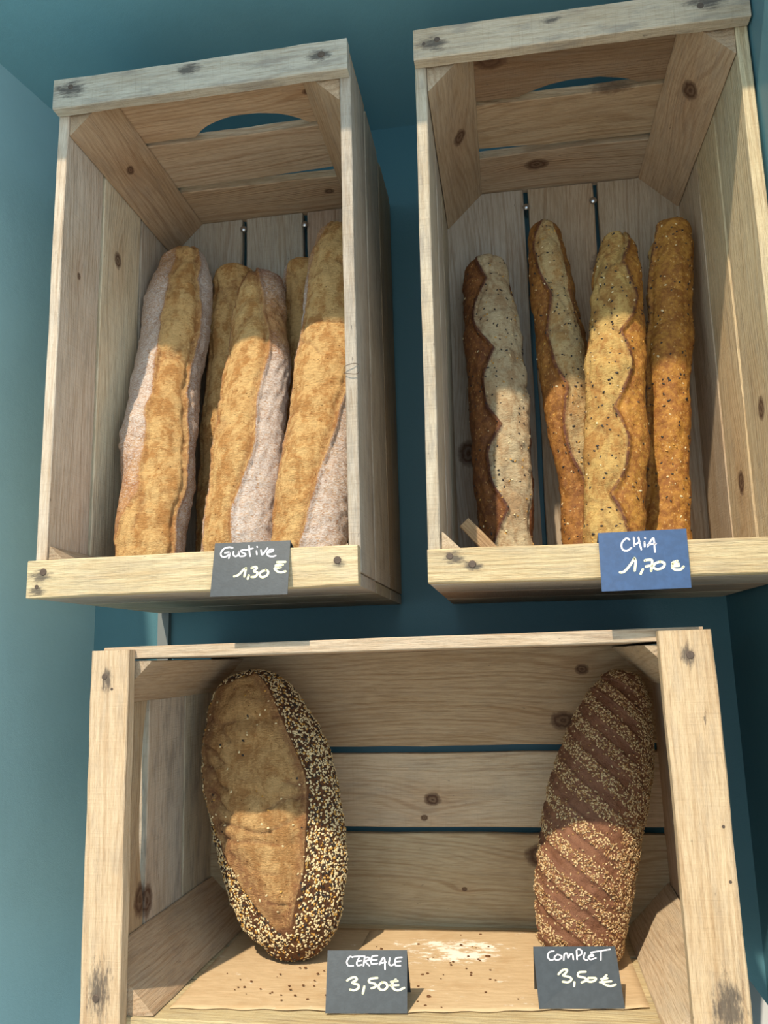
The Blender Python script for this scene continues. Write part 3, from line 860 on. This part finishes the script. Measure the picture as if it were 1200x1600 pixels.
B4 = bread('baguette', [(65.1, 19, 41.44, 1.75), (64.0, 18.5, 34.4, 2.38), (62.76, 17.5, 25.02, 2.34), (61.49, 16, 14.61, 2.1), (60.2, 14, 4.53, 2.29)],
           0.85, feat_chia(((0, 1), (-150, -150)), ((0, 1), (-78, -78)), 141, 3.0, 'R', 0.1, 0.35),
           B_CHIA_G, 141, 0.7, 3.6, 1.2, 1.9, 'smooth unscored seeded baguette, rightmost in the right crate', GB, lump=0.14, floor=0.73)
for i, b in enumerate((B1, B2, B3, B4)):
    chia_seeds(b, 300 + i)

# ---- the cereal loaf
CERL = ((0, .12, .3, .5, .75, .9, 1), (-40, -62, -64, -58, -36, -15, 0))
CERR = ((0, .12, .3, .5, .75, .88, 1), (20, 30, 34, 38, 24, 8, 0))
def feat_cer(t, ph, P, s, r):
    w = waves(77, 14, 0.25, 0.6)(P); m = waves(78, 20, 1.0, 2.2)(P)
    L_ = np.interp(t, *CERL) * R_(1) + 0.05 * w
    Rr = np.interp(t, *CERR) * R_(1) + 0.05 * w
    ok = sm(t, 0.03, 0.10) * (1 - sm(t, 0.86, 0.93))
    ins = sm(ph, L_ - 0.05, L_ + 0.05) * (1 - sm(ph, Rr - 0.05, Rr + 0.05)) * ok
    dl, dr = (ph - L_) * r, (ph - Rr) * r
    d = ins * (-0.05 + 0.10 * m) + ok * (0.46 * np.exp(-((dr + 0.1) / 0.42) ** 2) - 0.30 * np.exp(-((dr + 1.0) / 0.5) ** 2) + 0.2 * np.exp(-((dl) / 0.4) ** 2))
    burn = ok * (0.75 * np.exp(-((dr + 0.3) / 0.5) ** 2) + 0.75 * np.exp(-((dl - 1.0) / 1.3) ** 2))
    wv = waves(79, 22, 1.2, 2.6)(P * np.array([0.6, 0.6, 1.7]))
    d = d + ins * 0.10 * wv
    Q = P * np.array([0.55, 0.55, 1.5])
    w1 = waves(91, 18, 0.9, 1.9)(Q); w2 = waves(92, 16, 0.5, 1.1)(P)
    crack = np.exp(-(w1 / 0.16) ** 2) * sm(w2, 0.1, 0.7)
    d = d - ins * 0.30 * crack + ins * 0.16 * np.abs(w1)
    burn = np.clip(burn + ins * 0.55 * crack, 0, 1)
    return d, (ins, 0 * t, burn)
C1 = bread('cereal_loaf', [(13.4, 22.4, -8.4, 2.3), (14.07, 21.2, -10.43, 4.8), (16.02, 19.6, -15.95, 6.95), (18.16, 17.8, -22.38, 7.15), (19.82, 16.2, -28.36, 6.5), (20.9, 15.0, -32.6, 5.0), (21.2, 14.6, -34.9, 2.9)],
           0.66, feat_cer, B_CER, 71, 0.5, 1.0, 1.2, 1.2, 'big oval loaf with torn brown top and seeded rim in the lying crate', 'whole loaves in the lying crate', nt=210, na=170, lump=0.16, cat='loaf', back=0.45, turn=4, floor=-35.75)
gm = np.cos(C1.ph)[None, :] * np.ones((C1.V.shape[0], 1))
pr = (1 - sm(C1.masks[0], 0.15, 0.5)) * sm(gm, -0.75, -0.35) * (1 - 0.75 * sm(C1.masks[2], 0.25, 0.6)) * (1 - 0.8 * sm(C1.tn, 0.90, 0.98)[:, None])
scatter(C1, 'seeds', pr + 0.010, 7600, (0.15, 0.098, 0.058), [SEED_C, SEED_G, SEED_D], (6.0, 1.6, 2.6), 401, lift=0.35)

# ---- the wholemeal loaf with slanting cuts
def stripes(t, ph, s, r):
    # cuts slant down to the right
    x = (s - ph * r * 0.52) / 2.75
    return 0.5 + 0.5 * np.cos(2 * np.pi * x)
def feat_com(t, ph, P, s, r):
    w = waves(87, 14, 0.4, 1.0)(P)
    k = stripes(t + 0, ph, s + 0.12 * w, r)
    zone = (1 - sm(ph, R_(18), R_(52)))
    cut = sm(k, 0.52, 0.72) * zone
    d = -0.17 * cut + 0.08 * sm(k, 0.3, 0.5) * zone
    return d, (0 * t, 0 * t, 0.35 * cut * (1 - sm(k, 0.75, 0.95)))
C2 = bread('wholemeal_loaf', [(55.3, 22.2, -8.93, 1.9), (55.2, 21.4, -11.2, 3.2), (53.73, 20.1, -15.69, 4.4), (51.54, 18.2, -21.74, 4.92), (50.0, 16.6, -27.46, 4.72), (49.0, 15.3, -33.0, 4.1)],
           0.86, feat_com, B_COM, 81, 0.5, 2.6, 1.2, 2.0, 'narrow brown loaf with slanting cuts and bran flakes, right in the lying crate', 'whole loaves in the lying crate', nt=220, na=150, lump=0.10, cat='loaf', back=0.6, floor=-35.60)
tt, pp = np.meshgrid(C2.tn, C2.ph, indexing='ij')
dep = C2.masks[2]
stt = stripes(tt, pp, tt * 0 + np.concatenate([[0], np.cumsum(np.linalg.norm(np.diff(C2.V.mean(1), axis=0), axis=1))])[:, None], np.array([4.4])[None])
zone = 1 - sm(pp, R_(18), R_(52))
pr = (1 - 0.95 * sm(stt, 0.45, 0.65) * zone) * sm(np.cos(pp), -0.7, -0.2)
flake = (np.array([(1, 0, 0), (0, 1, 0.3), (-1, 0.1, 0), (0.1, -1, -0.2), (0.1, 0, 1), (0, 0, -1)], float),
         np.array([(0, 1, 4), (1, 2, 4), (2, 3, 4), (3, 0, 4), (1, 0, 5), (2, 1, 5), (3, 2, 5), (0, 3, 5)]))
scatter(C2, 'bran_flakes', pr, 9500, (0.175, 0.10, 0.05), [BRAN_A, BRAN_B], (6.0, 4.0), 402, lift=0.4, shape=flake, tiltamt=0.5)

# height of the tilted crate floor
def floor_c(x):
    return -35.92 + 0.0036 * (x - 6.19)

# ------------------------------------------------------------------ price cards
def ribbon(pts, width):
    """a marker stroke: smooth flat ribbon with round ends, in 2-D"""
    P = np.array(pts, float)
    if len(P) > 2:
        P = catmull(P, np.linspace(0, len(P) - 1, (len(P) - 1) * 7 + 1))
    V, Fc = [], []
    d = np.gradient(P, axis=0) if len(P) > 1 else np.array([[1.0, 0]])
    d /= (np.linalg.norm(d, axis=1)[:, None] + 1e-9)
    nrm = np.stack([-d[:, 1], d[:, 0]], 1)
    for i in range(len(P)):
        V.append(P[i] + nrm[i] * width / 2); V.append(P[i] - nrm[i] * width / 2)
    for i in range(len(P) - 1):
        Fc.append((2 * i, 2 * i + 1, 2 * i + 3, 2 * i + 2))
    for e in (0, len(P) - 1):
        b = len(V)
        for q in range(10):
            a = 2 * math.pi * q / 10
            V.append(P[e] + np.array([math.cos(a), math.sin(a)]) * width / 2)
        Fc.append(tuple(range(b, b + 10)))
    return V, Fc

def price_card(label, front, backbot, mat, crop, names, prices, wn, wp):
    """front = TL, TR, BR, BL world corners (cm); backbot = BR, BL of the rear flap"""
    TL, TR, BR, BL = [np.array(p, float) for p in front]
    kBR, kBL = [np.array(p, float) for p in backbot]
    org = (BL + BR) / 2
    th = 0.07
    nf = np.cross(TR - TL, BL - TL); nf /= np.linalg.norm(nf)
    if nf[1] > 0: nf = -nf
    nb = np.cross(kBR - TR, TL - TR); nb /= np.linalg.norm(nb)
    if nb[1] < 0: nb = -nb
    up = np.array([0, 0, 1.0])
    ins = up * -0.09
    V = [TL, TR, BR, BL, kBR, kBL, TL + ins, TR + ins, BR - nf * th, BL - nf * th, kBR - nb * th, kBL - nb * th]
    Fc = [(3, 2, 1, 0), (0, 1, 4, 5), (9, 6, 7, 8), (11, 10, 7, 6), (2, 3, 9, 8), (4, 10, 11, 5),
          (0, 6, 9, 3), (1, 2, 8, 7), (0, 5, 11, 6), (1, 7, 10, 4)]
    o = link('price_card', np_mesh('price_card', np.array(V) - org, Fc), mat)
    o.location = Vector(org) * S
    tag(o, label, 'price card', 'price cards')
    cTL, cTR, cBR, cBL = [np.array(p, float) for p in crop]
    # homography-free mapping: invert the bilinear patch
    def uv(p):
        u, v = 0.5, 0.5
        for _ in range(12):
            q = (1 - v) * ((1 - u) * cTL + u * cTR) + v * ((1 - u) * cBL + u * cBR)
            du = (1 - v) * (cTR - cTL) + v * (cBR - cBL)
            dv = (1 - u) * (cBL - cTL) + u * (cBR - cTR)
            r = np.linalg.solve(np.stack([du, dv], 1), np.array(p) - q)
            u += r[0]; v += r[1]
        return u, v
    def lettering(nm, strokes, w, m):
        V, Fc = [], []
        for st in strokes:
            a, b = ribbon(st, w)
            k = len(V)
            for p in a:
                u, v = uv(p)
                q = (1 - v) * ((1 - u) * TL + u * TR) + v * ((1 - u) * BL + u * BR)
                V.append(q + nf * 0.02 - org)
            Fc += [tuple(i + k for i in f) for f in b]
        x = link(nm, np_mesh(nm, np.array(V), Fc), m, o)
        return x
    lettering('name_lettering', names, wn, CHALK_W)
    lettering('price_lettering', prices, wp, CHALK_Y)
    return o

price_card('grey folded card reading Gustive 1,30 €, hooked over the left crate',
    [(18.24, -1.27, 4.22), (25.22, -1.27, 4.16), (25.25, -2.4, -0.68), (18.26, -2.4, -0.64)], [(25.3, 2.6, 2.3), (18.3, 2.6, 2.35)], BLACK,
    [(187, 215), (1022, 178), (990, 770), (137, 798)],
    [[(385, 264), (345, 258), (290, 275), (255, 320), (262, 358), (300, 368), (342, 342), (352, 318)], [(300, 322), (352, 318), (343, 380)],
     [(395, 310), (395, 345), (420, 360), (450, 340), (455, 305)], [(455, 305), (458, 352)],
     [(522, 285), (478, 296), (490, 315), (530, 335), (515, 355), (470, 360)],
     [(568, 240), (572, 300), (580, 358)], [(528, 292), (610, 270)],
     [(650, 300), (655, 338)], [(657, 250), (659, 256)], [(700, 290), (712, 342), (742, 310), (772, 268)],
     [(768, 322), (828, 302), (832, 283), (800, 285), (768, 320), (778, 350), (820, 362), (862, 352)]],
    [[(405, 580), (455, 562), (505, 510), (535, 488)], [(535, 488), (528, 530), (518, 580)], [(568, 568), (555, 606)],
     [(598, 488), (640, 475), (655, 492), (622, 522), (662, 540), (642, 580), (598, 586)],
     [(758, 510), (702, 530), (686, 570), (720, 588), (768, 566), (780, 528), (752, 509)],
     [(968, 420), (878, 422)], [(940, 452), (880, 452), (862, 468), (920, 478), (852, 492), (880, 525), (922, 536), (968, 524)]], 17, 24)
price_card('blue folded card reading CHiA 1,70 €, hooked over the right crate',
    [(51.68, -1.27, 3.46), (58.74, -1.27, 3.47), (58.46, -2.4, -1.46), (51.51, -2.4, -1.49)], [(58.6, 2.6, 1.3), (51.6, 2.6, 1.3)], CARD_B,
    [(150, 215), (1020, 170), (1072, 752), (190, 790)],
    [[(462, 282), (432, 270), (392, 308), (384, 350), (402, 385), (440, 393), (482, 365)],
     [(506, 262), (512, 345)], [(512, 335), (566, 305)], [(553, 262), (566, 320), (580, 380)], [(612, 308), (614, 352)], [(616, 264), (618, 268)],
     [(642, 352), (665, 310), (690, 272), (702, 275), (710, 340), (716, 405)], [(640, 335), (724, 322)]],
    [[(370, 606), (412, 598), (470, 535), (515, 466)], [(515, 466), (524, 510), (516, 588)], [(596, 575), (575, 618)],
     [(616, 490), (650, 482), (686, 488), (684, 540), (678, 590)], [(628, 548), (692, 536)],
     [(768, 500), (716, 520), (702, 558), (742, 575), (796, 555), (808, 516), (766, 500)],
     [(932, 494), (884, 516), (944, 520)], [(882, 545), (950, 540)], [(890, 520), (886, 558), (920, 580), (968, 575), (994, 550)]], 17, 24)
FZ, FZ2 = -35.65, -35.58
price_card('grey folded card reading CEREALE 3,50 €, standing by the oval loaf',
    [(26.66, 4.9, -31.42), (33.61, 5.5, -31.41), (33.74, 3.55, FZ), (26.84, 2.95, FZ)], [(33.5, 7.93, FZ), (26.6, 7.3, FZ)], BLACK,
    [(160, 225), (780, 222), (782, 738), (137, 738)],
    [[(356, 284), (332, 280), (310, 322), (324, 355), (360, 355)],
     [(365, 279), (450, 275)], [(405, 290), (388, 330), (396, 352), (426, 346)], [(395, 316), (424, 312)],
     [(440, 355), (450, 285)], [(450, 287), (480, 286), (486, 304), (456, 320), (486, 353)],
     [(550, 270), (512, 275), (500, 308), (506, 340), (550, 335)], [(505, 308), (545, 304)],
     [(565, 345), (590, 292), (604, 292), (608, 340), (609, 386)], [(570, 334), (615, 325)],
     [(646, 290), (640, 338), (658, 352), (682, 340)],
     [(740, 285), (697, 290), (688, 320), (692, 352), (728, 355)], [(690, 320), (730, 317)]],
    [[(312, 476), (345, 455), (376, 450), (386, 470), (352, 495), (396, 510), (400, 536), (370, 555), (334, 550)], [(446, 525), (435, 580)],
     [(548, 455), (492, 464), (486, 490), (530, 504), (536, 526), (502, 540)],
     [(588, 490), (560, 516), (566, 545), (600, 552), (626, 526), (614, 496), (586, 490)],
     [(655, 487), (706, 480)], [(650, 516), (712, 514)], [(692, 468), (666, 500), (672, 540), (710, 556), (758, 536)]], 12, 18)
price_card('grey folded card reading COMPLET 3,50 €, standing by the narrow brown loaf',
    [(44.49, 7.0, -31.36), (51.5, 7.8, -31.43), (51.74, 5.85, FZ2), (44.69, 5.2, FZ2)], [(51.4, 10.1, FZ2), (44.4, 9.4, FZ2)], BLACK,
    [(165, 195), (805, 193), (885, 710), (215, 712)],
    [[(326, 234), (292, 244), (280, 280), (300, 310), (334, 302)], [(352, 264), (332, 288), (346, 310), (380, 300), (386, 276), (354, 263)],
     [(405, 310), (410, 262), (432, 256), (440, 292), (456, 262), (474, 264), (481, 306)],
     [(510, 306), (505, 232)], [(505, 228), (522, 216), (546, 236), (540, 264), (512, 276)], [(570, 250), (562, 298), (590, 312)],
     [(596, 286), (636, 276), (622, 262), (598, 288), (616, 306), (656, 294)], [(618, 246), (766, 220)], [(695, 238), (695, 310)]],
    [[(365, 430), (398, 396), (432, 395), (418, 424), (402, 440), (454, 455), (466, 476), (440, 496), (400, 492)], [(490, 496), (488, 528)],
     [(576, 410), (526, 415), (520, 446), (570, 460), (580, 482), (546, 498)],
     [(600, 460), (590, 484), (620, 492), (652, 480), (654, 462), (608, 460)],
     [(700, 470), (746, 464)], [(690, 496), (776, 488)], [(740, 438), (708, 480), (720, 510), (770, 528), (810, 516)]], 12, 18)

# ------------------------------------------------------------------ kraft paper, crumbs, offcut, screws
def sheet(label, poly, z, seed, lift=0.0):
    """thin rumpled sheet over a convex polygon"""
    rs = random.Random(seed)
    xs = [p[0] for p in poly]; ys = [p[1] for p in poly]
    nx, ny = 36, 26
    x0, x1, y0, y1 = min(xs), max(xs), min(ys), max(ys)
    w = waves(seed, 12, 0.25, 0.9)
    V, Fc = [], []
    q = np.array(poly, float)
    for i in range(nx + 1):
        for j in range(ny + 1):
            u, v = i / nx, j / ny
            p = (1 - v) * ((1 - u) * q[0] + u * q[1]) + v * ((1 - u) * q[3] + u * q[2])
            e = min(u, v, 1 - u, 1 - v)
            h = 0.035 * float(w(np.array([p[0], p[1], 0.0]))) + 0.05
            jit = 0.12 * math.sin(p[0] * 1.7 + seed) * (1 if v < 0.01 else 0)
            V.append((p[0], p[1] + jit, floor_c(p[0]) + z + h))
    n = len(V)
    V += [(a, b, c_ + 0.02) for a, b, c_ in V]
    for i in range(nx):
        for j in range(ny):
            a = i * (ny + 1) + j
            f = (a, a + ny + 1, a + ny + 2, a + 1)
            Fc.append(f[::-1]); Fc.append(tuple(k + n for k in f))
    rim = [i * (ny + 1) for i in range(nx + 1)] + [nx * (ny + 1) + j for j in range(1, ny + 1)] + [i * (ny + 1) + ny for i in range(nx - 1, -1, -1)] + [j for j in range(ny - 1, 0, -1)]
    for i in range(len(rim)):
        a, b = rim[i], rim[(i + 1) % len(rim)]
        Fc.append((a, b, b + n, a + n))
    o = link('kraft_paper', np_mesh('kraft_paper', V, Fc, smooth=True), PAPER)
    return tag(o, label, 'paper', 'kraft paper lining the lying crate')
sheet('brown paper sheet under the oval loaf on the crate floor', [(12.9, 3.1), (28.0, 3.7), (28.0, 24.4), (12.9, 24.4)], 0.02, 3)
sheet('brown paper sheet under the narrow loaf with a torn right edge', [(27.0, 3.0), (53.8, 6.2), (53.8, 24.6), (27.0, 24.4)], 0.07, 5)

# loose crumbs
rs = np.random.RandomState(9)
V, Fc = [], []
tv, tf = ico(5, 3)
for i in range(80):
    if i < 30: x, y = rs.normal(36.5, 3.5), rs.normal(16, 4.0)
    elif i < 60: x, y = rs.uniform(17, 43), rs.uniform(4, 14)
    else: x, y = rs.normal(22, 3.0), rs.normal(9, 2.0)
    y = min(max(y, 3.8), 23.5)
    sc = rs.uniform(0.05, 0.13) * (1.9 if rs.rand() < 0.06 else 1)
    k = len(V)
    V += [tuple(np.array([x, y, floor_c(x) + 0.2]) + p * sc * np.array([1.3, 0.9, 0.6])) for p in tv + rs.normal(size=tv.shape) * 0.18]
    Fc += [tuple(int(a) + k for a in f) for f in tf]
o = link('bread_crumbs', np_mesh('bread_crumbs', V, Fc), CRUMB_M)
tag(o, 'dark bread crumbs scattered on the paper in the lying crate', 'crumbs', kind='stuff')

# little wooden offcut in the right crate
o = link('wood_offcut', plank_mesh(6.9, 1.3, 0.4, 99, n=8), WOOD)
o.color = (0.50, 0.33, 0.18, 1)
o.matrix_world = Matrix.Translation(Vector((39.6, 9.2, 6.2)) * S) @ Matrix.Rotation(R_(48), 4, 'Y') @ Matrix.Rotation(R_(90), 4, 'X')
tag(o, 'small wooden offcut wedged at the bottom left of the right crate', 'offcut')

def screw(label, x, z):
    e = empty('hanging_screw', (x, YW, z))
    tag(e, label, 'screw', 'screws holding the upright crates')
    n = 14
    for nm, prof in (('screw_head', [(0.0, -2.75), (0.22, -2.72), (0.42, -2.6), (0.46, -2.5), (0.40, -2.42)]), ('shank', [(0.12, -2.45), (0.12, 0.0)])):
        V, Fc = [], []
        for r, y in prof:
            for k in range(n):
                a = 2 * math.pi * k / n
                V.append((r * math.cos(a), y, r * math.sin(a)))
        for i in range(len(prof) - 1):
            for k in range(n):
                a, b = i * n + k, i * n + (k + 1) % n
                Fc.append((a, b, b + n, a + n))
        link(nm, np_mesh(nm, V, Fc, smooth=True), METAL, e)
screw('bright screw in the left gap of the right crate back', 48.99, 49.8)
screw('bright screw in the right gap of the right crate back', 57.32, 49.68)
screw('bright screw in the left gap of the left crate back', 11.42, 51.1)
screw('bright screw in the right gap of the left crate back', 19.91, 50.8)

# thin wire caught on the front edge of the left crate's right side
me = None
pts = [(30.05, -0.12, 20.0), (30.3, -0.25, 20.35), (31.0, -0.2, 20.55), (31.45, 0.05, 20.5), (31.5, 0.1, 19.9), (31.3, -0.15, 19.55), (30.6, -0.22, 19.6), (30.1, -0.1, 19.75)]
P = catmull(np.array(pts), np.linspace(0, len(pts) - 1, 40))
V, Fc = [], []
for i, p in enumerate(P):
    for k in range(5):
        a = 2 * math.pi * k / 5
        V.append(p + np.array([0, math.cos(a), math.sin(a)]) * 0.035)
for i in range(len(P) - 1):
    for k in range(5):
        a, b = i * 5 + k, i * 5 + (k + 1) % 5
        Fc.append((a, b, b + 5, a + 5))
link('wire_loop', np_mesh('wire_loop', V, Fc), NAIL, crateA)
